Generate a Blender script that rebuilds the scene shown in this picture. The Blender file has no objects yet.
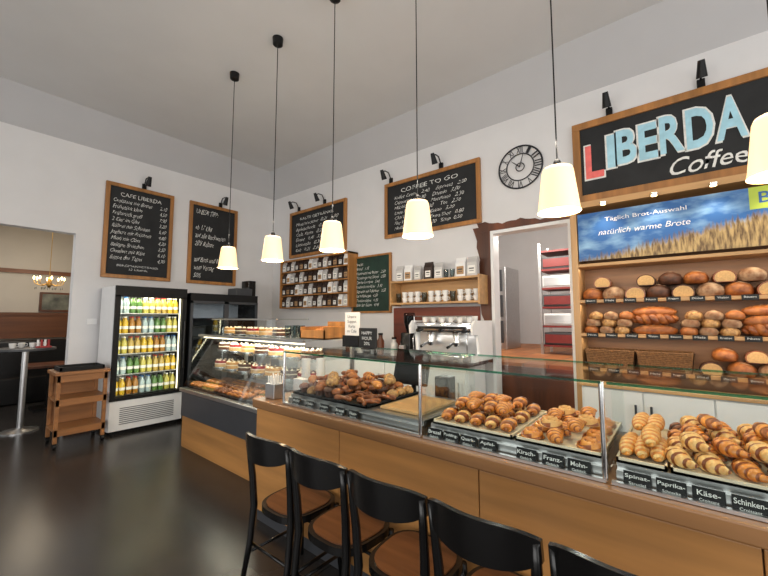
import bpy,bmesh,math,random
from mathutils import Vector,Matrix
random.seed(7)
SC=bpy.context.scene; COL=SC.collection
pi=math.pi
# ---------------------------------------------------------------- materials
def lin(c):
    r=[]
    for v in c:
        v=v/255.0
        r.append(v/12.92 if v<=.04045 else ((v+.055)/1.055)**2.4)
    return r
def mat(name,col,rough=.5,metal=0,var=0,scale=8,emit=0,bump=0,stretch=(1,1,1),col2=None,ecol=None,spec=.5,detail=4,coat=0):
    m=bpy.data.materials.new(name);m.use_nodes=True
    nt=m.node_tree;p=nt.nodes['Principled BSDF']
    c=lin(col)
    p.inputs['Base Color'].default_value=(*c,1)
    p.inputs['Roughness'].default_value=rough
    p.inputs['Metallic'].default_value=metal
    p.inputs['Specular IOR Level'].default_value=spec
    p.inputs['Coat Weight'].default_value=coat
    p.inputs['Coat Roughness'].default_value=.2
    if emit:
        p.inputs['Emission Color'].default_value=(*lin(ecol or col),1)
        p.inputs['Emission Strength'].default_value=emit
    if var or bump or col2:
        tc=nt.nodes.new('ShaderNodeTexCoord');mp=nt.nodes.new('ShaderNodeMapping')
        mp.inputs['Scale'].default_value=stretch
        n=nt.nodes.new('ShaderNodeTexNoise');n.inputs['Scale'].default_value=scale;n.inputs['Detail'].default_value=detail
        nt.links.new(tc.outputs['Object'],mp.inputs[0]);nt.links.new(mp.outputs[0],n.inputs['Vector'])
        r=nt.nodes.new('ShaderNodeValToRGB');e=r.color_ramp.elements
        e[0].position=.33;e[1].position=.67
        if col2: d=lin(col2)
        else: d=[min(1,x*(1+var)) for x in c]
        e[0].color=(*([x*(1-var) for x in c]),1);e[1].color=(*d,1)
        nt.links.new(n.outputs['Fac'],r.inputs[0]);nt.links.new(r.outputs[0],p.inputs['Base Color'])
        if bump:
            b=nt.nodes.new('ShaderNodeBump');b.inputs['Strength'].default_value=bump;b.inputs['Distance'].default_value=.01
            nt.links.new(n.outputs['Fac'],b.inputs['Height']);nt.links.new(b.outputs[0],p.inputs['Normal'])
    return m
def glassmat(name,tint=(251,254,253),refl=.30,rough=.02):
    m=bpy.data.materials.new(name);m.use_nodes=True
    nt=m.node_tree;nt.nodes.clear()
    o=nt.nodes.new('ShaderNodeOutputMaterial');mx=nt.nodes.new('ShaderNodeMixShader')
    t=nt.nodes.new('ShaderNodeBsdfTransparent');t.inputs[0].default_value=(*lin(tint),1)
    g=nt.nodes.new('ShaderNodeBsdfGlossy');g.inputs['Roughness'].default_value=rough
    f=nt.nodes.new('ShaderNodeFresnel');f.inputs[0].default_value=1.3
    k=nt.nodes.new('ShaderNodeMath');k.operation='MULTIPLY';k.inputs[1].default_value=refl
    nt.links.new(f.outputs[0],k.inputs[0]);nt.links.new(k.outputs[0],mx.inputs[0])
    nt.links.new(t.outputs[0],mx.inputs[1]);nt.links.new(g.outputs[0],mx.inputs[2]);nt.links.new(mx.outputs[0],o.inputs[0])
    return m
def tilemat(name,c1,c2,grout,size,rough=.3,offset=.5,ratio=1.0,mortar=.006,var=.1):
    m=bpy.data.materials.new(name);m.use_nodes=True
    nt=m.node_tree;p=nt.nodes['Principled BSDF']
    tc=nt.nodes.new('ShaderNodeTexCoord');b=nt.nodes.new('ShaderNodeTexBrick')
    b.inputs['Scale'].default_value=1;b.inputs['Brick Width'].default_value=size*ratio;b.inputs['Row Height'].default_value=size
    b.inputs['Mortar Size'].default_value=mortar;b.offset=offset
    b.inputs['Color1'].default_value=(*lin(c1),1);b.inputs['Color2'].default_value=(*lin(c2),1);b.inputs['Mortar'].default_value=(*lin(grout),1)
    n=nt.nodes.new('ShaderNodeTexNoise');n.inputs['Scale'].default_value=3;n.inputs['Detail'].default_value=6
    mx=nt.nodes.new('ShaderNodeMix');mx.data_type='RGBA';mx.blend_type='MULTIPLY';mx.inputs[0].default_value=1
    r=nt.nodes.new('ShaderNodeValToRGB');r.color_ramp.elements[0].position=.3;r.color_ramp.elements[1].position=.7
    r.color_ramp.elements[0].color=(1-var*3,1-var*3,1-var*3,1)
    nt.links.new(tc.outputs['Object'],b.inputs['Vector']);nt.links.new(tc.outputs['Object'],n.inputs['Vector'])
    nt.links.new(n.outputs['Fac'],r.inputs[0]);nt.links.new(b.outputs['Color'],mx.inputs[6]);nt.links.new(r.outputs[0],mx.inputs[7])
    nt.links.new(mx.outputs[2],p.inputs['Base Color'])
    mr=nt.nodes.new('ShaderNodeMapRange');mr.inputs[3].default_value=rough*.92;mr.inputs[4].default_value=rough*1.1
    nt.links.new(n.outputs['Fac'],mr.inputs[0]);nt.links.new(mr.outputs[0],p.inputs['Roughness'])
    return m
def wood(name,c,dark=.78,rough=.45,axis='z',sc=14):
    st={'z':(1,1,.08),'y':(1,.08,1),'x':(.08,1,1)}[axis]
    return mat(name,[v*dark for v in c],rough,0,0,sc,0,.05,st,col2=c,detail=6)
M={}
M['wall']=mat('wall_paint',(221,220,220),.85,var=.02,scale=3)
M['wallfar']=mat('far_wall_paint',(194,186,174),.85,var=.03,scale=3)
M['ceil']=mat('ceiling_paint',(212,212,212),.7,var=.02,scale=2)
M['cove']=mat('cove_paint',(192,192,194),.8,var=.02,scale=2)
M['floor']=tilemat('floor_dark_tile',(46,43,41),(54,50,47),(22,21,20),.45,.25,ratio=2.0,var=.03)
M['woodz']=wood('beech_vertical',(206,160,106),.84,axis='z')
M['woody']=wood('beech_horizontal',(204,158,104),.84,axis='y')
M['frame']=wood('board_frame_oak',(190,130,68),.75,axis='z',sc=10)
M['counter']=wood('counter_front_wood',(200,142,80),.82,.36,'y',9)
M['edge']=wood('counter_edge_wood',(160,114,70),.78,.35,'y',6)
M['cartw']=wood('cart_wood',(166,112,66),.8,axis='x')
M['trimw']=wood('far_trim_wood',(120,72,42),.8,axis='x')
M['seatw']=wood('seat_wood',(128,80,48),.6,.16,'x',12)
M['darkw']=wood('dark_wood',(122,68,40),.55,.4,'z',6)
M['redw']=wood('redbrown_wood',(128,58,38),.7,.4,'y',6)
M['board']=mat('chalkboard_black',(28,29,30),.7,var=.35,scale=5)
M['gboard']=mat('chalkboard_green',(26,52,42),.7,var=.3,scale=5)
M['chalk']=mat('chalk_white',(230,230,226),.9,var=.1,scale=40)
M['black']=mat('black_lacquer',(14,13,13),.24,var=.1,scale=20)
M['mblack']=mat('matte_black',(20,20,21),.6,var=.1,scale=20,spec=.3)
M['blackm']=mat('black_metal',(16,16,17),.45,.4,var=.1)
M['dark']=mat('dark_grey_panel',(62,64,68),.4,var=.05)
M['steel']=mat('brushed_steel',(200,200,200),.3,1,var=.06,scale=30,stretch=(1,.05,1))
M['chrome']=mat('chrome',(230,230,230),.14,1,var=.02)
M['white']=mat('white_laminate',(238,238,237),.45,var=.02)
M['whitep']=mat('white_porcelain',(240,238,234),.2,var=.02)
M['paper']=mat('paper_white',(240,238,232),.8,var=.03)
M['glass']=glassmat('clear_glass')
M['glassg']=glassmat('glass_edge_green',(120,200,175),.8)
M['glassd']=glassmat('smoked_glass',(190,194,196),.5)
M['cup']=glassmat('drinking_glass',(225,232,232),1.2)
M['red']=mat('red_paint',(160,34,34),.45,var=.08)
M['mred']=mat('muted_red_paint',(128,42,38),.5,var=.1)
M['blue']=mat('blue_print',(40,90,150),.5,var=.08)
M['lblue']=mat('sign_light_blue',(168,214,230),.7,var=.10,scale=12)
M['pink']=mat('sign_red',(240,116,110),.7,var=.12,scale=12)
M['wicker']=mat('wicker',(120,84,50),.8,var=.35,scale=60,bump=.6)
M['tray']=mat('black_tray',(20,20,21),.6,var=.1,spec=.3)
M['shade']=mat('opal_shade',(250,226,184),.5,emit=.85,ecol=(255,214,156),var=.01)
M['bulb']=mat('warm_bulb',(255,230,190),.5,emit=12,ecol=(255,214,150),var=.01)
M['led']=mat('led_strip',(255,245,225),.5,emit=3.5,ecol=(255,238,205),var=.01)
M['b1']=mat('pastry_golden',(228,152,62),.33,col2=(184,100,34),scale=30,bump=.3,coat=.5)
M['b1d']=mat('pastry_groove_brown',(150,78,26),.4,col2=(112,52,18),scale=30,bump=.3,coat=.3)
M['b2']=mat('crust_brown',(156,88,40),.4,col2=(104,50,22),scale=18,bump=.35,coat=.3)
M['b3']=mat('crust_dark',(98,56,34),.6,col2=(58,34,22),scale=18,bump=.4)
M['b4']=mat('crust_pale',(226,182,116),.5,col2=(196,132,70),scale=16,bump=.3)
M['b5']=mat('bread_crust_amber',(176,108,52),.5,col2=(124,64,28),scale=20,bump=.35)
M['seed']=mat('seeded_crust',(120,72,36),.5,col2=(204,160,100),scale=45,bump=.5)
M['flour']=mat('floury_crust',(120,76,46),.8,col2=(196,166,132),scale=12,bump=.4)
M['crumb']=mat('bread_crumb',(200,162,110),.9,var=.12,scale=60,bump=.5)
M['choc']=mat('chocolate_cake',(78,44,28),.5,var=.3,scale=25,bump=.3)
M['cream']=mat('cream_icing',(240,226,200),.5,var=.05)
M['berry']=mat('berry_glaze',(150,30,40),.2,var=.3,scale=40)
M['sesame']=mat('sesame_crust',(208,142,66),.45,col2=(240,206,140),scale=60,bump=.5,coat=.2)
# ---------------------------------------------------------------- builders
def rootloc(o):
    v=Vector((0,0,0))
    while o: v=v+o.location; o=o.parent
    return v
def setp(o,label=None,cat=None,group=None,kind=None):
    if label:o['label']=label
    if cat:o['category']=cat
    if group:o['group']=group
    if kind:o['kind']=kind
class B:
    def __init__(s): s.bm=bmesh.new()
    def _old(s): return set(s.bm.faces) if len(s.bm.faces) else set()
    def _mi(s,n0,m):
        for f in s.bm.faces:
            if f not in n0: f.material_index=m
    def box(s,x0,x1,y0,y1,z0,z1,m=0,bev=0,rz=0):
        n=s._old()
        r=bmesh.ops.create_cube(s.bm,size=1)
        vs=r['verts'];cx,cy,cz=(x0+x1)/2,(y0+y1)/2,(z0+z1)/2
        for v in vs:
            x,y=v.co.x*abs(x1-x0),v.co.y*abs(y1-y0)
            if rz: x,y=x*math.cos(rz)-y*math.sin(rz),x*math.sin(rz)+y*math.cos(rz)
            v.co=Vector((cx+x,cy+y,cz+v.co.z*abs(z1-z0)))
        s._mi(n,m)
        if bev:
            es=set(e for v in vs for e in v.link_edges)
            bmesh.ops.bevel(s.bm,geom=list(es),offset=bev,segments=2,affect='EDGES',profile=.5)
        return s
    def sweep(s,pts,rad,seg=8,m=0,wx=1,wz=1,twist=0,cap=True,up=(0,0,1),mseg=None):
        n=s._old();P=[Vector(p) for p in pts];N=len(P);rings=[]
        prev=None
        for i,p in enumerate(P):
            t=(P[min(i+1,N-1)]-P[max(i-1,0)])
            if t.length<1e-9:t=Vector((0,0,1))
            t.normalize()
            if prev is None:
                u=Vector(up)
                if abs(t.dot(u))>.95:u=Vector((1,0,0))
            else: u=prev
            sd=t.cross(u).normalized();nn=sd.cross(t).normalized();prev=nn
            r=rad[i] if isinstance(rad,(list,tuple)) else rad
            ring=[]
            for k in range(seg):
                a=2*pi*k/seg;tw=twist*i/(N-1)
                x=math.cos(a)*r*wx;y=math.sin(a)*r*wz
                x,y=x*math.cos(tw)-y*math.sin(tw),x*math.sin(tw)+y*math.cos(tw)
                ring.append(s.bm.verts.new(p+sd*x+nn*y))
            rings.append(ring)
        band=[]
        for i in range(N-1):
            for k in range(seg):
                f=s.bm.faces.new((rings[i][k],rings[i][(k+1)%seg],rings[i+1][(k+1)%seg],rings[i+1][k]))
                if mseg and mseg[i]:band.append(f)
        if cap:
            s.bm.faces.new(rings[0][::-1]);s.bm.faces.new(rings[-1])
        s._mi(n,m)
        for f in band:f.material_index=1
        return s
    def cyl(s,p0,p1,r0,r1=None,seg=12,m=0):
        return s.sweep([p0,p1],[r0,r0 if r1 is None else r1],seg,m)
    def lathe(s,prof,c=(0,0,0),seg=16,m=0,cap=True):
        n=s._old();rings=[]
        for r,z in prof:
            rings.append([s.bm.verts.new((c[0]+max(r,1e-4)*math.cos(2*pi*k/seg),c[1]+max(r,1e-4)*math.sin(2*pi*k/seg),c[2]+z)) for k in range(seg)])
        for i in range(len(rings)-1):
            for k in range(seg):
                s.bm.faces.new((rings[i][k],rings[i][(k+1)%seg],rings[i+1][(k+1)%seg],rings[i+1][k]))
        if cap:
            if prof[0][0]>1e-3:s.bm.faces.new(rings[0][::-1])
            if prof[-1][0]>1e-3:s.bm.faces.new(rings[-1])
        s._mi(n,m);return s
    def prism(s,pts,axis,d0,d1,m=0):
        n=s._old()
        def mk(p,d):
            if axis=='x':return (d,p[0],p[1])
            if axis=='y':return (p[0],d,p[1])
            return (p[0],p[1],d)
        a=[s.bm.verts.new(mk(p,d0)) for p in pts];b=[s.bm.verts.new(mk(p,d1)) for p in pts]
        s.bm.faces.new(a[::-1]);s.bm.faces.new(b)
        for i in range(len(pts)):
            j=(i+1)%len(pts);s.bm.faces.new((a[i],a[j],b[j],b[i]))
        s._mi(n,m);return s
    def quad(s,ps,m=0):
        n=s._old();s.bm.faces.new([s.bm.verts.new(p) for p in ps]);s._mi(n,m);return s
    def ell(s,c,r,m=0,seg=14,flat=None,noise=0):
        n=s._old()
        rr=bmesh.ops.create_uvsphere(s.bm,u_segments=seg,v_segments=max(6,seg*2//3),radius=1)
        for v in rr['verts']:
            k=1+noise*(random.random()-.5)
            z=v.co.z
            if flat is not None and z<-flat:z=-flat
            v.co=Vector((c[0]+v.co.x*r[0]*k,c[1]+v.co.y*r[1]*k,c[2]+z*r[2]*k))
        s._mi(n,m);return s
    def done(s,name,mats,parent=None,at=None,smooth=False,label=None,cat=None,group=None,kind=None):
        bmesh.ops.recalc_face_normals(s.bm,faces=s.bm.faces)
        me=bpy.data.meshes.new(name)
        vs=[v.co for v in s.bm.verts]
        if parent: off=rootloc(parent)
        elif at is not None: off=Vector(at)
        else:
            off=Vector(((min(v.x for v in vs)+max(v.x for v in vs))/2,(min(v.y for v in vs)+max(v.y for v in vs))/2,min(v.z for v in vs)))
        bmesh.ops.translate(s.bm,verts=s.bm.verts,vec=-off)
        s.bm.to_mesh(me);s.bm.free()
        if not isinstance(mats,(list,tuple)):mats=[mats]
        for m in mats:me.materials.append(M[m] if isinstance(m,str) else m)
        if smooth:
            for p in me.polygons:p.use_smooth=True
            if smooth=='a':
                try: me.set_sharp_from_angle(angle=math.radians(35))
                except Exception: pass
        o=bpy.data.objects.new(name,me);COL.objects.link(o)
        if parent:o.parent=parent
        else:o.location=off
        setp(o,label,cat,group,kind)
        return o
def thing(name,label,cat,at=(0,0,0),group=None):
    o=bpy.data.objects.new(name,None);o.empty_display_size=.1;COL.objects.link(o);o.location=at
    setp(o,label,cat,group);return o
def clone(o,parent=None):
    c=o.copy();COL.objects.link(c)
    if parent:c.parent=parent
    for k in list(o.children):clone(k,c)
    return c
class Proto:
    def __init__(s,o):s.o=o;s.used=False
    def put(s,loc,rz=0,sc=1,rx=0,ry=0,label=None,group=None):
        o=s.o if not s.used else clone(s.o)
        s.used=True
        o.location=loc;o.rotation_euler=(rx,ry,rz)
        o.scale=(sc,sc,sc) if not isinstance(sc,(tuple,list)) else sc
        if label:o['label']=label
        if group:o['group']=group
        return o
def text(name,s,w,h,c,face,parent,m,align='CENTER',off=0,shear=0,label=None,hand=0):
    cu=bpy.data.curves.new('t','FONT');cu.body=s;cu.align_x=align;cu.shear=shear;cu.offset=off;cu.space_line=1.15
    cu.resolution_u=3
    ob=bpy.data.objects.new('t',cu);COL.objects.link(ob)
    bpy.context.view_layer.update()
    dg=bpy.context.evaluated_depsgraph_get()
    me=bpy.data.meshes.new_from_object(ob.evaluated_get(dg))
    bpy.data.objects.remove(ob);bpy.data.curves.remove(cu)
    if hand:
        for v in me.vertices:
            x,y=v.co.x,v.co.y
            v.co.x+=hand*(math.sin(y*5.1+x*1.7)+.6*math.sin(x*6.3+y*11))
            v.co.y+=hand*(math.sin(x*2.9+y*2.1)+.8*math.sin(x*7.7+1)+.5*math.sin(x*13+y*3))
    xs=[v.co.x for v in me.vertices];ys=[v.co.y for v in me.vertices]
    x0,x1,y0,y1=min(xs),max(xs),min(ys),max(ys)
    kx=w/(x1-x0) if w else None;ky=h/(y1-y0) if h else None
    kx=kx or ky;ky=ky or kx
    offv=rootloc(parent)
    for v in me.vertices:
        lx=(v.co.x-(x0+x1)/2)*kx;ly=(v.co.y-(y0+y1)/2)*ky
        if face=='-y':p=Vector((c[0]+lx,c[1],c[2]+ly))
        elif face=='-x':p=Vector((c[0],c[1]-lx,c[2]+ly))
        else:p=Vector(face(lx,ly))+Vector(c)
        v.co=p-offv
    me.name=name
    me.materials.append(M[m] if isinstance(m,str) else m)
    o=bpy.data.objects.new(name,me);COL.objects.link(o);o.parent=parent
    setp(o,label);return o
def light(kind,name,loc,power,col,size=.1,parent=None,rot=None,spot=None,sy=None):
    l=bpy.data.lights.new(name,kind);l.energy=power;l.color=col
    if kind=='POINT':l.shadow_soft_size=size
    if kind=='AREA':
        l.size=size
        if sy:l.shape='RECTANGLE';l.size_y=sy
    if kind=='SPOT':l.spot_size=spot;l.shadow_soft_size=size;l.spot_blend=.7
    o=bpy.data.objects.new(name,l);COL.objects.link(o)
    if parent:o.parent=parent;o.location=Vector(loc)-rootloc(parent)
    else:o.location=loc
    if rot:o.rotation_euler=rot
    return o
XW=4.42;YW=6.6
# ---------------------------------------------------------------- room shell
B().box(-5,8.6,-4,11.2,-.1,0).done('floor','floor',kind='structure')
b=B();b.box(XW,XW+.15,-4,.93,0,4.45).box(XW,XW+.15,1.82,YW+.15,0,4.45).box(XW,XW+.15,.93,1.82,2.62,4.45).done('wall_right','wall',kind='structure')
b=B();b.box(1.2,XW,YW,YW+.15,0,4.45).box(-5,.0,YW,YW+.15,0,4.45).box(0,1.2,YW,YW+.15,2.74,4.45).done('wall_back','wall',kind='structure')
B().box(-5,XW+.15,-4,YW+.15,4.45,4.55).done('ceiling','ceil',kind='structure')
b=B();b.quad([(XW-.001,-4,4.04),(XW-.001,YW,4.04),(XW-.38,YW-.38,4.449),(XW-.38,-4,4.449)]).done('trim_1','cove',kind='structure')
b=B();b.quad([(-5,YW-.001,4.04),(XW,YW-.001,4.04),(XW-.38,YW-.38,4.449),(-5,YW-.38,4.449)]).done('trim_2','cove',kind='structure')
B().box(1.2,1.5,YW-.02,YW,0,.09).done('baseboard_back','darkw',kind='structure')
B().box(-2,4.3,10.2,10.35,0,3.4).done('wall_far','wallfar',kind='structure')
B().box(2.6,2.7,YW+.15,10.2,0,3.4).done('wall_far_side','wallfar',kind='structure')
B().box(-2,4.3,YW+.15,10.35,3.4,3.5).done('ceiling_far','wallfar',kind='structure')
b=B();b.box(-2,2.6,10.14,10.2,1.15,1.62).box(-2,2.6,10.12,10.2,1.6,1.66).done('trim_3','trimw',kind='structure')
B().box(-2,2.6,10.15,10.2,2.44,2.52).done('trim_5','trimw',kind='structure')
KX=8.4
b=B();b.box(KX,KX+.1,-1,4.3,0,3.6).done('wall_kitchen','wall',kind='structure')
b=B();b.box(XW+.15,KX,4.2,4.3,0,3.6).done('wall_kitchen_side','wall',kind='structure')
b=B();b.box(XW+.15,KX,-1,4.3,3.5,3.6).done('ceiling_kitchen','ceil',kind='structure')
M['ktile']=tilemat('kitchen_tile',(214,140,84),(190,114,62),(110,84,62),.3,.5,offset=0)
B().box(4.75,KX,-.9,4.1,.90,.98).done('floor_kitchen_raised','ktile',kind='structure')
B().box(4.7,4.76,-.9,4.1,0,.94).done('wall_kitchen_step','darkw',kind='structure')
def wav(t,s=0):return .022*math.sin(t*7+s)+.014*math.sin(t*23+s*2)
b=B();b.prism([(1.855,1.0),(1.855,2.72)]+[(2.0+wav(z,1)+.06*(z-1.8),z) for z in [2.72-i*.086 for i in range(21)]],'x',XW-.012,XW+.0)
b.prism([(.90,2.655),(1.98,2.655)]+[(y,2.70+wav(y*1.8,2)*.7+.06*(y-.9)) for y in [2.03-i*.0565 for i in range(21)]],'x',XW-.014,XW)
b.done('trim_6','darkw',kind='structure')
b=B();b.box(XW-.02,XW+.15,.91,.95,0,2.65).box(XW-.02,XW+.15,1.81,1.85,0,2.65).box(XW-.02,XW+.15,.95,1.81,2.61,2.65)
b.done('door_1','white',kind='structure')
B().box(XW-.02,XW,2.01,3.4,1.02,1.7).done('trim_4','redw',kind='structure')
def rack(x,y,label,mt,name='storage_rack'):
    r=thing(name,label,'rack',(x,y,.98))
    for dx in(-.25,.25):
        for dy in(-.3,.3):B().box(x+dx-.02,x+dx+.02,y+dy-.02,y+dy+.02,.98,2.75).done('post','steel',r)
    for i in range(6):B().box(x-.26,x+.26,y-.31,y+.31,1.1+i*.3,1.13+i*.3).done('shelf',mt,r)
    return r
rack(6.4,1.46,'tall steel kitchen rack with muted red trays','mred')
for i in range(5):
    b=B();z=1.132+i*.3;b.box(6.16,6.62,1.19,1.73,z,z+.19,0,.01).box(6.14,6.16,1.21,1.71,z+.03,z+.16,1)
    b.done('bread_crate',['white' if i%2 else 'dark','mred' if i%2==0 else 'steel'],label='stacked plastic bread crate on a kitchen rack',cat='crate',group='crates on the kitchen rack')
ov=thing('bakery_oven','stainless steel bakery oven with glass doors','oven',(6.9,2.9,.98))
B().box(6.6,7.3,2.5,3.3,.98,2.5,0,.01).done('body','steel',ov)
for i in range(3):
    d=B().box(6.57,6.6,2.56,3.24,1.1+i*.47,1.5+i*.47).done('door','dark',ov)
    B().cyl((6.53,2.6,1.48+i*.47),(6.53,3.2,1.48+i*.47),.012).done('handle','steel',d)
light('POINT','kitchen_light',(5.4,1.7,2.9),80,(1,.94,.85),.3)
# ---------------------------------------------------------------- boards and pictures
def P(face,a,d,z):
    return (a,YW-d,z) if face=='-y' else (XW-d,a,z)
def wbox(b,face,a0,a1,d0,d1,z0,z1,m=0,bev=0):
    p=P(face,a0,d0,z0);q=P(face,a1,d1,z1)
    b.box(min(p[0],q[0]),max(p[0],q[0]),min(p[1],q[1]),max(p[1],q[1]),z0,z1,m,bev)
def chalkboard(face,a0,a1,z0,z1,label,bm='board',fr='frame',fw=.055,name='menu_chalkboard',cat='chalkboard'):
    lo,hi=min(a0,a1),max(a0,a1)
    r=thing(name,label,cat,P(face,(lo+hi)/2,0,z0))
    b=B()
    wbox(b,face,lo,hi,.002,.05,z0,z0+fw,0,.006);wbox(b,face,lo,hi,.002,.05,z1-fw,z1,0,.006)
    wbox(b,face,lo,lo+fw,.002,.05,z0+fw,z1-fw,0,.006);wbox(b,face,hi-fw,hi,.002,.05,z0+fw,z1-fw,0,.006)
    b.done('frame',fr,r)
    b=B();wbox(b,face,lo+fw*.9,hi-fw*.9,.002,.03,z0+fw*.9,z1-fw*.9);b.done('board_panel',bm,r)
    return r
HW=.05
def menu(face,a0,a1,z0,z1,label,head,body,foot=None,two=None,tw_=.76,**k):
    r=chalkboard(face,a0,a1,z0,z1,label,**k)
    lo,hi=min(a0,a1),max(a0,a1);w=hi-lo;h=z1-z0;mid=(lo+hi)/2
    top=z1-.11
    if head:
        text('heading',head,w*.6,.07,P(face,mid,.034,top-.05),face,r,'chalk',hand=HW*.7,off=-.006);top-=.12
    bot=z0+.1
    if foot:
        text('footer',foot,w*.6,.09,P(face,mid,.034,z0+.17),face,r,'chalk',hand=HW,off=-.008);bot=z0+.27
    sg=1 if face=='-y' else -1
    if two:
        text('lettering',body,w*.58,top-bot,P(face,mid-sg*w*.12,.034,(top+bot)/2),face,r,'chalk',align='LEFT',shear=.4,hand=HW,off=-.008)
        text('price_lettering',two,w*.12,top-bot,P(face,mid+sg*w*.34,.034,(top+bot)/2),face,r,'chalk',align='LEFT',shear=.4,hand=HW,off=-.008)
    else:
        text('lettering',body,w*tw_,top-bot,P(face,mid,.034,(top+bot)/2),face,r,'chalk',align='LEFT',shear=.4,hand=HW,off=-.008)
    return r
menu('-y',1.5,2.44,2.15,3.60,'tall wood-framed black chalkboard with handwritten breakfast menu','CAFE LIBERDA',
 'Croissant mit Butter\nFrühstück klein\nFrühstück groß\n2 Eier im Glas\nRührei mit Schinken\nJoghurt mit Früchten\nMüsli mit Obst\nBelegte Brötchen\nOmelett mit Käse\nSuppe des Tages',
 'BERGMANNSTRASSE\n12 Liberda','2,10\n4,50\n7,90\n3,20\n5,40\n4,80\n4,20\n3,50\n6,10\n4,90')
menu('-y',2.70,3.58,2.15,3.60,'wood-framed black chalkboard with handwritten offer text',None,
 'UNSER TIPP:\n\nab 17 Uhr\nauf alle Backwaren\n20% Rabatt\n\nauf Brot und Brötchen\nvom Vortag\n50%')
menu('-x',4.42,6.0,2.72,3.63,'wide wood-framed black chalkboard with drinks menu','KALTE GETRÄNKE',
 'Mineralwasser  0,2l   2,00\nApfelschorle   0,3l   2,80\nCola, Fanta   0,2l   2,40\nEistee   0,4l   3,60\nLimonade   0,3l   3,40\nSaft   0,2l   2,60')
menu('-x',1.96,3.56,2.78,3.65,'wide wood-framed black chalkboard with coffee menu','COFFEE TO GO',
 'Kaffee Crema   2,40     Espresso   2,00\nCappuccino   2,90     Doppio   3,00\nMilchkaffee   3,20     Macchiato   2,30\nLatte Macchiato   3,30     Tee   2,50\nChai Latte   3,60     Kakao   3,20\nFlat White   3,40     Extra Shot   0,80\nHeiße Schokolade  3,20   Sirup  0,50')
menu('-x',3.44,4.27,1.63,2.56,'small dark green chalkboard with handwritten snack list',None,
 'Snacks:\nBrezel   1,10\nKäsebrezel mit Butter   2,20\nPizzastange mit Salami   2,80\nQuiche Lorraine   3,60\nSandwich mit Käse   3,90\nBaguette mit Schinken   3,50\nKartoffelsuppe   4,50\nTomatensuppe   4,20\nSalat der Saison   4,90',bm='gboard',fr='frame',fw=.03)
sg=chalkboard('-x',.86,-.86,2.80,3.69,'large wood-framed black shop sign with painted lettering',fw=.075,name='shop_sign',cat='sign')
X=XW-.034
text('lettering_outline','L',.20,.40,(X,.655,3.23),'-x',sg,'chalk',off=.035,label='white outline of the red initial')
text('lettering','L',.17,.365,(X-.004,.655,3.23),'-x',sg,'pink',off=.03,label='salmon red painted initial letter')
for i,(ch_,w_) in enumerate([('I',.07),('B',.17),('E',.15),('R',.18),('D',.19),('A',.20)]):
    yy=[.50,.365,.185,.0,-.205,-.42][i];zz=3.30+.006*i+(.006 if i%2 else -.006)
    text('lettering_outline',ch_,w_+.035,.385+.008*i,(X,yy,zz),'-x',sg,'chalk',off=.03,label='white outline of a light blue letter')
    text('lettering',ch_,w_,.35+.008*i,(X-.004,yy,zz),'-x',sg,'lblue',off=.03,label='light blue painted letter')
text('script_lettering','Coffee',.54,.17,(X,-.24,2.99),'-x',sg,'chalk',shear=.3,off=.004,hand=.02,label='white handwritten script')
def piclamp(face,a,z,out=.22,lab='small black spotlight lamp mounted above a board'):
    r=thing('picture_lamp',lab,'lamp',P(face,a,0,z),'board lamps')
    b=B();wbox(b,face,a-.03,a+.03,0,.03,z-.02,z+.07,0,.005);b.done('wall_mount','blackm',r)
    p=[P(face,a,.02,z+.05),P(face,a,.08,z+.14),P(face,a,out-.05,z+.14),P(face,a,out,z+.10)]
    B().sweep(p,.009,6).done('arm','blackm',r,smooth=True)
    q=P(face,a,out+.03,z+.13);q2=P(face,a,out-.04,z+.0)
    B().cyl(q,q2,.025,.042,14).done('lamp_head','blackm',r,smooth='a')
    return r
for f,a,z in [('-y',2.0,3.62),('-y',3.25,3.62),('-x',5.75,3.65),('-x',5.0,3.65),('-x',3.45,3.67),('-x',2.55,3.67),('-x',.50,3.71),('-x',-.24,3.71)]:
    piclamp(f,a,z)
ck=thing('wall_clock','round black metal skeleton clock with roman numerals','clock',(XW,1.45,3.12))
cy,cz=1.45,3.385
def ring(b,R,r,x,m=0):
    pts=[(x,cy+R*math.cos(2*pi*i/40),cz+R*math.sin(2*pi*i/40)) for i in range(41)]
    b.sweep(pts,r,6,m,cap=False,up=(1,0,0))
M['iron']=mat('dark_iron',(44,44,48),.5,.4,var=.1)
b=B();ring(b,.262,.010,XW-.02);ring(b,.165,.007,XW-.02);ring(b,.05,.006,XW-.02);b.done('frame','iron',ck,smooth=True)
for i,n in enumerate(['XII','I','II','III','IIII','V','VI','VII','VIII','IX','X','XI']):
    a=i*pi/6
    def fc(lx,ly,a=a):
        x=lx*math.cos(a)+ly*math.sin(a);y=-lx*math.sin(a)+ly*math.cos(a)
        return (0,-x,y)
    text('numeral',n,.02+.018*len(n),.078,(XW-.022,cy-math.sin(a)*.213,cz+math.cos(a)*.213),fc,ck,'iron',off=.01)
b=B();b.sweep([(XW-.03,cy,cz),(XW-.03,cy+.1,cz+.09)],[.009,.003],5);b.done('hour_hand','iron',ck)
b=B();b.sweep([(XW-.034,cy,cz),(XW-.034,cy-.05,cz+.17)],[.008,.003],5);b.done('minute_hand','iron',ck)
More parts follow.
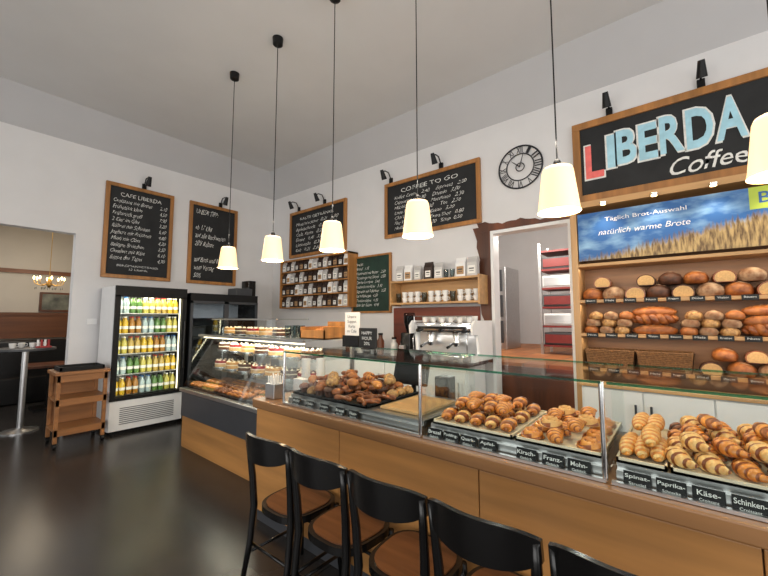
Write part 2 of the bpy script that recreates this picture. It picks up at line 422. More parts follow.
# ---------------------------------------------------------------- pendants
for i,y in enumerate([3.99,3.12,2.26,1.395,.487,-.335]):
    x=2.08;z0=2.115
    r=thing('pendant_lamp','white opal tapered pendant lamp on a long black cord','lamp',(x,y,z0),'pendant lamps above the counter')
    b=B();b.lathe([(.02,-.09),(.05,-.07),(.055,0)],(x,y,4.449));b.done('canopy','blackm',r,smooth='a')
    B().cyl((x,y,z0+.27),(x,y,4.39),.004,seg=6).done('cord','blackm',r)
    B().lathe([(.107,0),(.103,.02),(.079,.22),(.071,.24),(.02,.245)],(x,y,z0),28,cap=False).done('lamp_shade','shade',r,smooth=True)
    B().lathe([(.02,.24),(.02,.275),(.01,.29)],(x,y,z0),12).done('socket','blackm',r,smooth='a')
    B().ell((x,y,z0+.09),(.03,.03,.045),seg=10).done('bulb','bulb',r,smooth=True)
    light('POINT','pendant_glow',(x,y,z0-.03),11,(1,.82,.58),.06,r)
    light('POINT','added_ceiling_wash',(x,y,z0+.40),8,(1,.90,.76),.08,r)  # added above each shade to brighten the ceiling, standing in for opal glow
# ---------------------------------------------------------------- front counter
ct=thing('service_counter','long light wood bakery counter with panelled front','counter',(1.65,.8,0))
b=B();b.box(1.70,2.38,-1.6,2.63,0,.86,0);b.done('body','edge',ct)
for i,(y0,y1) in enumerate([(2.65,1.72),(1.715,.785),(.78,-.15),(-.155,-1.6)]):
    B().box(1.66,1.70,y1,y0,.09,.84,0,.003).done('front_panel','counter',ct)
B().box(1.68,1.70,-1.6,2.64,0,.09).done('kickboard','dark',ct)
B().box(1.63,2.42,-1.6,2.67,.85,.915,0,.008).done('worktop','edge',ct)
def glasscase(y0,y1,label,group='glass display cases'):
    r=thing('glass_display_case',label,'display case',(2.0,(y0+y1)/2,.916),group)
    zb,zt=.92,1.30;x0,x1=1.68,2.36
    b=B();b.box(x0,x0+.006,y0+.012,y1-.012,zb,zt-.008).done('front_pane','glass',r)
    b=B();b.box(x0-.01,x1,y0+.004,y1-.004,zt-.006,zt+.002).done('top_pane','glass',r)
    b=B();b.box(x0-.014,x0-.0101,y0,y1,zt-.007,zt+.003).done('glass_edge','glassg',r)
    b=B();b.box(x1,x1+.004,y0,y1,zt-.007,zt+.003).done('glass_edge','glassg',r)
    b=B();b.box(x0+.01,x1,y0+.003,y0+.008,zb,zt-.008).done('side_pane','glass',r)
    B().cyl((x0+.004,y0+.002,zb),(x0+.004,y0+.002,zt),.010).done('post','chrome',r,smooth='a')
    B().box(x0-.006,x0+.014,y0,y1,zb-.003,zb+.010).done('rail','steel',r)
    B().box(1.712,1.735,y0+.012,y1-.012,.9165,.962).done('deck_edge','steel',r)
    B().box(1.735,2.34,y0+.012,y1-.012,.9165,.985).done('deck','steel',r)
    return r
glasscase(1.12,2.33,'low glass display case over muffins on the counter')
glasscase(.265,1.10,'low glass display case over twisted pastries and rolls')
glasscase(-.60,.245,'low glass display case over cheese croissants')
glasscase(-1.5,-.62,'low glass display case at the counter end')
B().cyl((1.684,2.335,.917),(1.684,2.335,1.305),.010).done('glass_case_post','chrome',smooth='a',label='slim chrome corner post of the glass case',cat='post')
def tray(x0,x1,y0,y1,z,label,m='tray',group='display trays'):
    b=B();b.box(x0,x1,y0,y1,z,z+.008).box(x0,x0+.008,y0,y1,z,z+.018).box(x1-.008,x1,y0,y1,z,z+.018).box(x0,x1,y0,y0+.008,z,z+.018).box(x0,x1,y1-.008,y1,z,z+.018)
    return b.done('serving_tray',m,label=label,cat='tray',group=group)
M['bake']=mat('baking_paper',(222,208,182),.8,var=.05,scale=20)
ZD=.986
tray(1.74,2.32,1.56,2.30,ZD,'black tray full of muffins')
tray(1.74,2.32,.65,1.08,ZD,'tray lined with baking paper under twisted pastries','bake')
tray(1.74,2.32,.28,.635,ZD,'tray lined with baking paper under rolls','bake')
tray(1.74,2.32,.075,.235,ZD,'narrow tray under long seeded sticks','bake')
tray(1.74,2.32,-.585,.065,ZD,'tray full of cheese croissants','bake')
def proto_croissant(m,label,name='croissant',L=.066,R=.030,ridges=6,cat='croissant',m2='b1d'):
    b=B();N=1+9*(ridges+2);pts=[];rad=[];dark=[];S=2.3
    for i in range(N):
        t=i/(N-1);a=(t-.5)*S
        pts.append((L*1.15*math.sin(a),L*.8*math.cos(a)-L*.5,R*.75))
        e=.20+.80*max(.0,math.sin(pi*t))**1.15
        sw_=(t*(ridges+1))%1
        rad.append(max(.004,R*e*(.66+.38*math.sin(pi*sw_)**.55)))
        dark.append(sw_<.12 or sw_>.84)
    b.sweep(pts,rad,12,0,1,.85,mseg=dark);o=b.done(name,[m,m2],at=(0,0,0),smooth=True,label=label,cat=cat);return Proto(o)
def proto_twist(m,label,L=.15,R=.022,turns=2.5,name='twisted_pastry',cat='pastry',fill=.62,m2=None):
    b=B();N=int(16*turns)+9
    for q,ph in enumerate((0,pi)):
        pts=[];rad=[]
        for i in range(N):
            t=i/(N-1);e=math.sin(pi*min(1,max(0,t*.9+.05)))**.5
            a=2*pi*turns*t+ph
            pts.append(((t-.5)*L,R*.66*e*math.cos(a)*1.15,R*1.05+R*.5*e*math.sin(a)))
            rad.append(R*fill*e)
        b.sweep(pts,rad,8,q if m2 else 0)
    o=b.done(name,[m,m2] if m2 else m,at=(0,0,0),smooth=True,label=label,cat=cat);return Proto(o)
def proto_swirl(m,label,R=.05,H=.03,name='cinnamon_swirl',m2='b1d'):
    b=B();NR=12;NA=32;rings=[]
    for i in range(NR+1):
        rr=i/NR;ring=[]
        for k in range(NA):
            a=2*pi*k/NA
            h=H*(1-rr**4)+.010*math.sin(2*pi*(rr*2.6)-a)*(1 if i<NR else 0)
            if i==NR:h=.004
            ring.append(b.bm.verts.new((R*max(rr,.02)*math.cos(a),R*max(rr,.02)*math.sin(a),max(.002,h))))
        rings.append(ring)
    for i in range(NR):
        for k in range(NA):
            f=b.bm.faces.new((rings[i][k],rings[i][(k+1)%NA],rings[i+1][(k+1)%NA],rings[i+1][k]))
            if math.sin(2*pi*((i+.5)/NR*2.6)-2*pi*k/NA)<-.45:f.material_index=1
    b.bm.faces.new(rings[0]);b.bm.faces.new(rings[-1][::-1])
    return Proto(b.done(name,[m,m2],at=(0,0,0),smooth=True,label=label,cat='pastry'))
def proto_muffin(mtop,label,mc='choc'):
    r=thing('muffin',label,'muffin')
    b=B()
    NA=24;rings=[]
    for rr,z in((.024,0),(.034,.035)):
        rings.append([b.bm.verts.new(((rr+(.0015 if k%2 else -.0015))*math.cos(2*pi*k/NA),(rr+(.0015 if k%2 else -.0015))*math.sin(2*pi*k/NA),z)) for k in range(NA)])
    for k in range(NA):b.bm.faces.new((rings[0][k],rings[0][(k+1)%NA],rings[1][(k+1)%NA],rings[1][k]))
    b.bm.faces.new(rings[0][::-1])
    b.done('paper_cup',mc,r)
    b=B();b.ell((0,0,.04),(.042,.042,.03),0,14,.2,.1);b.done('muffin_top',mtop,r,smooth=True)
    return Proto(r)
def proto_pretzel(m,label,R=.05,r=.011):
    b=B();pts=[]
    N=48
    for i in range(N+1):
        t=i/N*2*pi
        x=R*(math.sin(t)*1.0+.55*math.sin(2*t));y=R*(.75*math.cos(t)-.45*math.cos(2*t))
        pts.append((x,y,r+.006*(1+math.sin(3*t))))
    b.sweep(pts,r,7,0,cap=False)
    return Proto(b.done('pretzel',m,at=(0,0,0),smooth=True,label=label,cat='pretzel'))
def proto_loaf(m,label,rx=.13,ry=.07,rz=.06,cuts=3,name='bread_loaf',mc='flour'):
    b=B();b.ell((0,0,rz*.6),(rx,ry,rz),0,20,.6,.04)
    for i in range(cuts):
        x=(i-(cuts-1)/2)*rx*1.3/max(1,cuts)
        z=rz*.6+rz*math.sqrt(max(0,1-(x/rx)**2))
        b.sweep([(x-rx*.1,-ry*.62,z-rz*.22),(x,0,z+.001),(x+rx*.1,ry*.62,z-rz*.22)],[.003,.009,.003],6,1,1,.5)
    o=b.done(name,[m,mc],at=(0,0,0),smooth=True,label=label,cat='bread')
    return Proto(o)
def proto_cutloaf(m,label,L=.2,R=.07):
    b=B();N=9;seg=20;rings=[]
    for i in range(N):
        t=i/(N-1);x=-L/2+L*t;k=1 if i<N-3 else (.95,.78,.35)[i-(N-3)]
        ring=[]
        for s_ in range(seg):
            a=2*pi*s_/seg;z=math.sin(a);z=z if z>-.6 else -.6
            ring.append(b.bm.verts.new((x,R*1.15*k*math.cos(a),R*.6+R*z*(k if z>0 else 1))))
        rings.append(ring)
    for i in range(N-1):
        for s_ in range(seg):b.bm.faces.new((rings[i][s_],rings[i][(s_+1)%seg],rings[i+1][(s_+1)%seg],rings[i+1][s_]))
    b.bm.faces.new(rings[-1])
    inner=[b.bm.verts.new((-L/2,v.co.y*.88,R*.6+(v.co.z-R*.6)*.88)) for v in rings[0]]
    for s_ in range(seg):b.bm.faces.new((rings[0][s_],rings[0][(s_+1)%seg],inner[(s_+1)%seg],inner[s_]))
    f=b.bm.faces.new(inner[::-1]);f.material_index=1
    o=b.done('cut_bread_loaf',[m,'crumb'],at=(0,0,0),smooth='a',label=label,cat='bread');return Proto(o)
muf=[proto_muffin('b2','dark chocolate-brown muffin in a brown paper cup'),proto_muffin('b5','golden brown baked muffin in a paper cup'),proto_muffin('choc','dark chocolate muffin in a paper cup')]
ssr=proto_loaf('seed','seeded golden-brown roll in the display',.048,.04,.034,1,name='bread_roll')
pret=proto_pretzel('b2','shiny brown pretzel on a tray')
cro=proto_croissant('b1','golden glazed croissant on a display tray')
crod=proto_croissant('b2','dark brown baked croissant on a tray',m2='b3')
chc=proto_croissant('sesame','pale cheese-topped croissant in a pile',L=.068,R=.032,ridges=5)
tw=proto_twist('b1','golden twisted puff pastry on a tray',m2='b2')
twd=proto_twist('sesame','sesame-sprinkled twisted pastry on a tray',m2='b1d')
st=proto_twist('sesame','long ridged seeded bread stick',.30,.025,7,'bread_stick','bread stick',.72,m2='b1')
sw=proto_swirl('b1','round golden swirl pastry on a tray')
swp=proto_swirl('b4','round pale glazed swirl pastry')
G='pastries in the counter display'
def R_(a):return random.uniform(-a,a)
zt=ZD+.009
k=0
for i in range(6):
    for j in range(8):
        x=1.80+i*.092+R_(.006);y=1.61+j*.09+R_(.006)
        if (j<3 and i<3):
            if (i+j)%2==0:pret.put((x,y,zt+.002),R_(3),1.1,group=G)
            continue
        if k%4==3:ssr.put((x,y,zt),R_(3),1.0,group=G)
        else:(muf[(0,1,0,2)[(k*3+i)%4]]).put((x,y,zt),R_(3),1.03+R_(.04),group=G)
        k+=1
for i in range(5):
    for j in range(6):
        x=1.84+i*.1+R_(.01);y=1.68+j*.1+R_(.01)
        if (i*j)%3==2:pret.put((x,y,zt+.078),R_(3),1,rx=R_(.1),group=G)
        elif (i+j)%2:(ssr,muf[1],cro)[(i*2+j)%3].put((x,y,zt+.075),R_(3),1,rx=R_(.2),ry=R_(.2),group=G)
for i in range(3):
    for j in range(5):
        (tw,twd)[(i+j)%2].put((1.845+i*.19,.70+j*.083+R_(.003),zt),.10+R_(.05),1.22,group=G)
for i in range(2):
    for j in range(4):
        (cro,tw)[(i+j)%2].put((1.94+i*.19,.745+j*.083+R_(.003),zt+.05),.10+R_(.06),1.2,group=G)
for i in range(4):
    for j in range(3):
        (sw,cro,sw)[j].put((1.81+i*.138,.338+j*.118+R_(.003),zt),.2+R_(.1),1.08 if j!=1 else 1.15,group=G)
for i in range(3):
    for j in range(2):
        (cro,swp)[(i+j)%2].put((1.88+i*.14,.385+j*.125,zt+.044),.15+R_(.1),1.12,rx=R_(.05),group=G)
for j in range(3):
    st.put((1.905,.105+j*.05,zt),R_(.012),.95,group=G)
for j in range(2):
    st.put((2.15,.125+j*.055,zt+.045),R_(.02),.95,group=G)
st.put((1.92,.13,zt+.046),.02,.95,group=G)
for l in range(2):
    for i in range(4-l):
        for j in range(7-l):
            p=(chc,cro,cro,chc,crod)[(i*2+j*3+l)%5] if l==0 else (cro,chc)[(i+j)%2]
            p.put((1.83+i*.146+l*.07+R_(.004),-.54+j*.094+l*.045+R_(.003),zt+l*.05),.18+R_(.08),1.2,rx=R_(.05),group=G)
for j in range(3):
    tw.put((2.0+j*.03,-.38+j*.16,zt+.10),.2+R_(.1),1.1,group=G)
def tag(y,s,x=1.690,z=.922,w=.086,h=.05,sub='Stück 2,40'):
    r=thing('price_tag','black price tag with white lettering on the display rail','price tag',(x,y,z),'price tags in the display')
    b=B();b.prism([(x-.002,z),(x+.002,z),(x+.002+h*.2,z+h),(x-.002+h*.2,z+h)],'y',y-w/2,y+w/2);b.done('card','tray',r)
    n=len(s)
    def fc(lx,ly):return (ly*.2,-lx,ly)
    text('lettering',s,min(w*.9,n*.0122),.017,(x-.0035+h*.2*.68,y,z+h*.68),fc,r,'chalk',off=.012)
    text('price_lettering',sub,w*.6,.009,(x-.0035+h*.2*.25,y,z+h*.25),fc,r,'chalk')
for y,s in [(1.04,'Brezel'),(.945,'Pudding-'),(.85,'Quark-'),(.75,'Apfel-'),(.57,'Kirsch-'),(.46,'Franz-'),(.36,'Mohn-'),(.165,'Spinat-'),(.065,'Paprika-'),(-.035,'Käse-'),(-.135,'Schinken-'),(-.235,'Pizza-')]:
    tag(y,s,sub={'Spinat-':'Strudel','Paprika-':'Schnecke','Käse-':'Croissant','Schinken-':'Croissant'}.get(s,'Gebäck'))
for y,s in [(2.2,'Muffin'),(2.05,'Schoko-'),(1.9,'Laugen-'),(1.75,'Brezel'),(1.63,'Nuss-')]:
    tag(y,s)
B().box(1.80,2.22,1.20,1.50,ZD,ZD+.018,0,.005).done('cutting_board','woody',label='plain pale wooden board lying in the display',cat='cutting board')
pos=thing('cash_terminal','black cash register screen on a stand','cash register',(2.52,1.74,.86))
B().box(2.44,2.62,1.59,1.89,.862,.90,0,.01).done('base','black',pos)
B().cyl((2.52,1.74,.9),(2.52,1.74,1.12),.02).done('stand','blackm',pos)
B().prism([(2.43,1.02),(2.46,1.02),(2.53,1.29),(2.50,1.29)],'y',1.57,1.89).done('screen','black',pos)
cr=thing('card_reader','black card payment terminal behind the counter','card reader',(2.52,1.46,.86))
B().box(2.43,2.70,-1.2,2.6,0,.86).done('back_cabinet','dark',label='dark grey lower work cabinet behind the counter',cat='cabinet')
B().box(2.48,2.6,1.40,1.52,.862,1.10,0,.01).done('body','black',cr)
B().box(2.472,2.48,1.42,1.50,1.03,1.08).done('display','dark',cr)
r=thing('counter_sign','small black advertising sign with white lettering on a stand','sign',(2.2,1.96,1.303))
b=B();b.box(2.19,2.21,1.87,2.05,1.31,1.47,0,.003).box(2.16,2.25,1.92,2.0,1.303,1.31).done('panel','board',r)
text('lettering','HAPPY\nHOUR\n20%',.11,.11,(2.187,1.96,1.39),'-x',r,'chalk',hand=.02)
r=thing('menu_card_holder','white printed card in an upright acrylic holder','card holder',(2.3,2.22,1.303))
b=B();b.box(2.29,2.30,2.14,2.31,1.40,1.60).done('card','paper',r)
B().box(2.27,2.33,2.13,2.32,1.303,1.40).done('base','black',r)
text('lettering','Unsere\nSuppen\nKarte\nim Cafe',.11,.15,(2.288,2.225,1.50),'-x',r,'dark')
r=thing('cutlery_holder','clear container with straws and napkins','container',(1.76,2.56,.916))
B().box(1.71,1.81,2.50,2.62,.917,1.03,0,.004).done('container','steel',r)
b=B()
for i in range(4):
    for j in range(4):b.cyl((1.725+i*.022,2.515+j*.025,.925),(1.722+i*.024,2.512+j*.028,1.09+.01*((i*j)%3)),.005,seg=6,m=0)
b.done('straws',['paper','black'],r,kind='stuff')
b=B();b.box(1.92,2.0,2.42,2.54,.917,1.05,0,.004).done('napkin_dispenser','white',label='white napkin box on the counter end',cat='napkin dispenser')
def proto_cup(m='whitep',h=.09,r=.04,name='coffee_cup',label='white porcelain coffee cup',handle=True,cat='cup'):
    o=thing(name,label,cat) if handle else None
    prof=[(r*.6,0),(r*.85,h*.3),(r,h),(r*.92,h),(r*.78,h*.32),(r*.5,.006),(0,.006)]
    if not handle:return Proto(B().lathe(prof,(0,0,0),14).done(name,m,at=(0,0,0),smooth='a',label=label,cat=cat))
    B().lathe(prof,(0,0,0),14).done('body',m,o,smooth='a')
    B().sweep([(r*.85,0,h*.8),(r*1.5,0,h*.75),(r*1.45,0,h*.4),(r*.8,0,h*.3)],.005,6).done('handle',m,o,smooth=True)
    return Proto(o)
papercup=proto_cup('paper',.1,.04,'paper_cup','white paper cup in a stack on the counter',False)
for j,(x,y) in enumerate([(2.1,2.60),(2.2,2.52)]):
    for i in range(6):papercup.put((x,y,.917+i*.035),0,1,group='stacked paper cups')
# ---------------------------------------------------------------- pastry display counter (behind)
pc=thing('pastry_display_counter','refrigerated pastry display counter with wood base and glass front','display counter',(2.3,3.7,0))
Y0,Y1=2.72,4.82
B().box(2.0,2.85,Y0,Y1,0,.37,0).done('base','counter',pc)
B().box(1.98,2.85,Y0,Y1,.37,.66,0,.004).done('dark_panel','dark',pc)
B().box(1.96,2.87,Y0,Y1+.02,.66,.70,0,.004).done('deck','steel',pc)
b=B();b.prism([(1.985,.70),(1.993,.70),(2.178,1.33),(2.17,1.33)],'y',Y0+.01,Y1-.01).done('front_pane','glass',pc)
b=B();b.prism([(1.99,.70),(2.8,.70),(2.8,1.33),(2.18,1.33)],'y',Y1-.008,Y1).done('side_pane','glass',pc)
b=B();b.box(2.16,2.82,Y0,Y1,1.33,1.34).done('top_pane','glass',pc)
b=B();b.box(2.155,2.18,Y0,Y1,1.318,1.345).box(2.80,2.83,Y0,Y1,1.31,1.345).box(2.80,2.84,Y0,Y0+.03,.7,1.33).box(2.80,2.84,Y1-.03,Y1,.7,1.33).done('frame','steel',pc)
B().box(2.25,2.80,Y0+.02,Y1-.02,1.13,1.136).done('glass_shelf','glass',pc)
B().box(2.20,2.80,Y0+.02,Y1-.02,.92,.926).done('glass_shelf','glass',pc)
b=B();b.box(2.20,2.22,Y0+.05,Y1-.05,1.30,1.315).done('led_strip','led',pc)
light('AREA','case_glow',(2.4,3.8,1.30),20,(1,.90,.74),.3,pc,rot=(0,0,0),sy=1.9)
tp=thing('glass_cake_cover','low glass cover on the display counter top','display cover',(2.5,4.05,1.342))
b=B();b.box(2.3,2.72,3.35,4.75,1.53,1.538).done('top_pane','glass',tp)
b=B();b.box(2.3,2.305,3.35,4.75,1.342,1.53).done('side_pane','glass',tp)
b=B();b.box(2.3,2.72,4.745,4.75,1.342,1.53).done('side_pane','glass',tp)
b=B();b.box(2.29,2.31,3.34,4.76,1.525,1.542).box(2.71,2.73,3.34,4.76,1.525,1.542).done('frame','steel',tp)
light('AREA','cover_glow',(2.5,4.05,1.52),4,(1,.85,.62),.2,tp,rot=(0,0,0),sy=1.3)
def proto_cake(ms,label,R=.11,H=.07):
    b=B();b.lathe([(R,0),(R,H*.45)],(0,0,.012),24,0).lathe([(R*1.01,H*.45),(R*1.01,H*.6)],(0,0,.012),24,1).lathe([(R,H*.6),(R,H),(0,H)],(0,0,.012),24,2)
    b.lathe([(R*1.15,0),(R*1.15,.01)],(0,0,0),24,3)
    for i in range(10):
        a=2*pi*i/10;b.ell((R*.8*math.cos(a),R*.8*math.sin(a),.012+H),(.014,.014,.014),1,8)
    return Proto(b.done('layer_cake',ms,at=(0,0,0),smooth='a',label=label,cat='cake'))
cakes=[proto_cake(['choc','cream','choc','chrome'],'round chocolate layer cake with cream dots'),proto_cake(['crumb','cream','berry','chrome'],'round fruit cake with red glaze'),proto_cake(['b4','cream','b4','chrome'],'pale cream layer cake')]
GC='cakes in the refrigerated display'
for i in range(7):
    cakes[i%3].put((2.45,4.62-i*.28,1.137),R_(3),1.05,group=GC)
    cakes[(i+1)%3].put((2.40,4.60-i*.28,.927),R_(3),1.05,group=GC)
for i in range(5):
    cakes[(i+2)%3].put((2.5,4.6-i*.27,1.343),R_(3),1,group='cakes under the glass cover')
def proto_sandwich():
    r=thing('filled_roll','filled bread roll with salad and cheese','sandwich')
    B().ell((0,0,.012),(.08,.035,.02),0,14,.5).done('bottom_half','b4',r,smooth=True)
    b=B();b.ell((0,0,.03),(.083,.04,.008),0,14,None,.25).done('filling',mat('salad_filling',(120,150,60),.6,col2=(220,190,90),scale=50),r)
    B().ell((0,0,.04),(.08,.036,.026),0,14,.2).done('top_half','b1',r,smooth=True)
    return Proto(r)
swd=proto_sandwich()
GD='pastries on the display counter deck'
for k,(y0,y1) in enumerate([(4.78,4.1),(4.06,3.42),(3.38,2.78)]):
    tray(2.03,2.62,y1,y0,.702,'black tray with croissants and filled rolls in the display counter')
for i in range(3):
    for j in range(20):
        x=2.12+i*.19;y=4.73-j*.1
        if abs(y-4.08)<.04 or abs(y-3.4)<.04:continue
        p=(cro,swd,crod,tw)[(i+j//3)%4]
        p.put((x,y+R_(.006),.712),R_(.15),1.15 if p is not swd else .95,group=GD)
glassp=proto_cup('cup',.13,.036,'latte_glass','tall clear drinking glass',False,cat='glass')
for i in range(5):
    glassp.put((2.4+(i%2)*.1,3.28-(i//2)*.1,1.341),0,1,group='glasses on the display counter')
r=thing('bread_crate_wood','open wooden crate holding baguette sticks','crate',(2.55,2.86,1.341))
x0,x1,y0,y1,z=2.36,2.74,2.66,3.02,1.342
b=B();b.box(x0,x1,y0,y1,z,z+.012).box(x0,x0+.012,y0,y1,z,z+.09).box(x1-.012,x1,y0,y1,z,z+.17).box(x0,x1,y0,y0+.012,z,z+.12).box(x0,x1,y1-.012,y1,z,z+.12)
b.done('box','frame',r)
bag=proto_twist('b1','thin baguette stick in a wooden crate',.28,.018,2,name='baguette_stick',cat='bread',fill=.8)
for i in range(6):bag.put((2.55,2.70+i*.055,1.40),0,1,ry=-.28,group='baguette sticks in the crate')
# ---------------------------------------------------------------- fridges
def proto_bottle(liq,cap,label,r=.034,h=.23):
    b=B();b.lathe([(r*.9,0),(r,.01),(r,h*.62),(r*.8,h*.72),(r*.4,h*.84),(r*.38,h*.93)],(0,0,0),10,0)
    b.lathe([(r*.46,h*.92),(r*.46,h)],(0,0,0),8,1)
    b.lathe([(r*1.02,h*.25),(r*1.02,h*.42)],(0,0,0),10,2,cap=False)
    return Proto(b.done('drink_bottle',[liq,cap,'paper'],at=(0,0,0),smooth='a',label=label,cat='bottle'))
lq=[('juice_yellow',(216,178,50)),('juice_amber',(170,116,40)),('water_clear',(176,196,200)),('green_glass',(88,128,64)),('lemon_drink',(200,188,90)),('gold_can',(190,160,80))]
bots=[proto_bottle(mat(n,c,.15,var=.05,spec=.8),('paper','red','blue','mblack','paper','red')[i],['yellow juice bottle','amber drink bottle','clear water bottle','green glass bottle','pale lemonade bottle','golden drink bottle'][i]+' on a fridge shelf') for i,(n,c) in enumerate(lq)]
fr=thing('drinks_fridge','tall black glass-door drinks fridge with lit bottles','refrigerator',(2.0,6.2,0))
fx0,fx1,fy0,fy1=1.53,2.44,5.90,6.56
b=B();b.box(fx0,fx1,fy1-.03,fy1,.05,1.99).box(fx0+.01,fx0+.03,fy0+.03,fy1,.05,1.99).box(fx1-.03,fx1,fy0+.03,fy1,.05,1.99).box(fx0,fx1,fy0+.02,fy1,1.93,1.99).box(fx0,fx1,fy0+.03,fy1,.42,.47).done('body','mblack',fr)
B().box(fx0-.004,fx0+.008,fy0+.04,fy1,.05,1.99).done('side_panel','white',fr)
B().box(fx0+.03,fx1-.03,fy1-.05,fy1-.032,.47,1.93).done('liner','white',fr)
b=B();b.box(fx0,fx1,fy0+.01,fy1-.05,.05,.44,0,.006)
for i in range(9):b.box(fx0+.12,fx1-.12,fy0+.002,fy0+.012,.13+i*.026,.138+i*.026,1)
b.done('vent_panel',['white','dark'],fr)
B().box(fx0+.05,fx1-.05,fy0+.05,fy1-.05,0,.05).done('foot','blackm',fr)
d=B();d.box(fx0,fx0+.06,fy0-.01,fy0+.03,.45,1.86).box(fx1-.06,fx1,fy0-.01,fy0+.03,.45,1.86).box(fx0+.06,fx1-.06,fy0-.01,fy0+.03,.45,.49).box(fx0,fx1,fy0-.01,fy0+.03,1.84,1.99)
d=d.done('door','mblack',fr)
B().box(fx0+.06,fx1-.06,fy0+.005,fy0+.010,.49,1.84).done('pane','glass',d)
B().cyl((fx1-.03,fy0-.035,.8),(fx1-.03,fy0-.035,1.5),.010).done('handle','black',d,smooth='a')
for a0,a1,z0,z1 in ((fx0+.062,fx0+.07,.5,1.84),(fx1-.07,fx1-.062,.5,1.84),(fx0+.09,fx1-.09,1.88,1.91)):
    B().box(a0,a1,fy0+.06,fy0+.08,z0,z1).done('led_strip','led',fr)
light('AREA','fridge_glow',(1.985,6.0,1.90),8,(1,.92,.72),.7,fr,sy=.1)
light('AREA','fridge_side_glow',(1.985,5.95,1.15),2.5,(1,.93,.76),.8,fr,rot=(pi/2,0,0),sy=1.2)
zs=[.50,.78,1.06,1.34,1.62]
for z in zs:
    B().box(fx0+.04,fx1-.04,fy0+.10,fy1-.06,z-.012,z-.002).done('shelf','steel',fr)
for ri,z in enumerate(zs):
    for c in range(10):
        for dpt in range(2):
            x=fx0+.093+c*.0805;k=(c//2+ri*2)%6
            bots[k].put((x,6.06+dpt*.09,z),0,1.0,group='bottles in the drinks fridge')
f2=thing('display_fridge','wide black glass-door refrigerator beside the drinks fridge','refrigerator',(3.05,6.2,0))
fx0,fx1=2.50,3.65
b=B();b.box(fx0,fx1,fy1-.03,fy1,.05,1.92).box(fx0,fx0+.03,fy0+.03,fy1,.05,1.92).box(fx1-.03,fx1,fy0+.03,fy1,.05,1.92).box(fx0,fx1,fy0+.0,fy1,1.82,1.94).box(fx0,fx1,fy0,fy1,0.0,.3).done('body','mblack',f2)
B().box(fx0+.03,fx1-.03,fy1-.05,fy1-.032,.3,1.82).done('liner','white',f2)
for (a,c) in((fx0,(fx0+fx1)/2),((fx0+fx1)/2,fx1)):
    d=B().box(a,a+.04,fy0-.01,fy0+.02,.3,1.82).box(c-.04,c,fy0-.01,fy0+.02,.3,1.82).box(a,c,fy0-.01,fy0+.02,.3,.34).box(a,c,fy0-.01,fy0+.02,1.78,1.82).done('door','dark',f2)
    B().box(a+.04,c-.04,fy0,fy0+.008,.34,1.78).done('pane','glassd',d)
    B().cyl((c-.06,fy0-.03,.8),(c-.06,fy0-.03,1.4),.01).done('handle','chrome',d,smooth='a')
light('AREA','fridge_glow',(3.05,5.99,1.8),5,(.95,.97,1),.9,f2,sy=.1)
for i in range(4):B().box(fx0+.03,fx1-.03,fy0+.06,fy1-.05,.55+i*.33,.56+i*.33).done('shelf','steel',f2)
M['card']=mat('cardboard_print',(200,196,188),.7,var=.15,scale=10)
for i in range(9):
    z=.561+(i%3)*.33+.0
    b=B();x=2.6+(i//3)*.34;b.box(x,x+.24,6.1,6.35,z,z+.2,0,.004).box(x+.03,x+.21,6.094,6.1,z+.04,z+.16,1).done('food_box',['card','white'],label='packaged food box on a fridge shelf',cat='box',group='boxes in the refrigerator')
b=B();b.box(3.3,3.6,6.0,6.3,1.942,2.07,0,.006).done('storage_box','dark',label='dark storage box standing on top of the refrigerator',cat='box')
B().box(3.70,3.85,6.30,6.55,0,2.25,0,.01).done('equipment_column','black',label='narrow black equipment cabinet standing by the wall corner',cat='cabinet')
# ---------------------------------------------------------------- cart
c=thing('serving_cart','wooden serving cart on castors with open shelves','cart',(1.23,6.0,0))
x0,x1,y0,y1=.97,1.47,5.80,6.25
for x in(x0,x1-.04):
    for y in(y0,y1-.04):B().box(x,x+.04,y,y+.04,.07,.86,0,.004).done('leg','cartw',c)
b=B();b.box(x0-.02,x1+.02,y0-.02,y1+.02,.86,.90,0,.005).box(x0,x1,y0,y0+.02,.78,.86).box(x0,x1,y1-.02,y1,.78,.86).done('top','cartw',c)
b=B();b.box(x0,x1,y0,y1,.55,.575).box(x0,x1,y0,y0+.02,.5,.55).done('shelf','cartw',c)
b=B();b.box(x0,x1,y0,y1,.2,.225).box(x0,x1,y0+.0,y0+.02,.15,.2).done('shelf','cartw',c)
B().box(x0,x1,y1-.02,y1,.225,.78).done('back_panel','cartw',c)
for x in(x0+.02,x1-.02):
    for y in(y0+.02,y1-.02):
        b=B();b.cyl((x-.015,y,.035),(x+.015,y,.035),.035,seg=14).box(x-.02,x+.02,y-.01,y+.01,.035,.07).done('castor','blackm',c,smooth='a')
b=B();b.box(1.0,1.44,5.84,6.2,.901,.91).box(1.0,1.02,5.84,6.2,.91,.95).box(1.42,1.44,5.84,6.2,.91,.95).box(1.0,1.44,5.84,5.86,.91,.95).box(1.0,1.44,6.18,6.2,.91,.95).done('serving_tray','tray',label='empty black tray on top of the wooden cart',cat='tray')
B().box(1.38,1.5,YW-.012,YW,1.46,1.54,0,.003).done('wall_switch','white',label='white double wall switch beside the fridge',cat='switch')
PX,PY=.84,7.14
t=thing('pedestal_table','high round table with steel column and round base','table',(PX,PY,0))
B().lathe([(.2,0),(.2,.015),(.05,.035),(.03,.05)],(PX,PY,0),28).done('base','steel',t,smooth='a')
B().cyl((PX,PY,.04),(PX,PY,1.10),.035,seg=16).done('column','steel',t,smooth='a')
B().lathe([(.31,1.10),(.32,1.105),(.32,1.13),(.31,1.135)],(PX,PY,0),32).done('table_top','dark',t,smooth='a')
cupp=proto_cup('whitep',.07,.04,'coffee_cup','white coffee cup with handle')
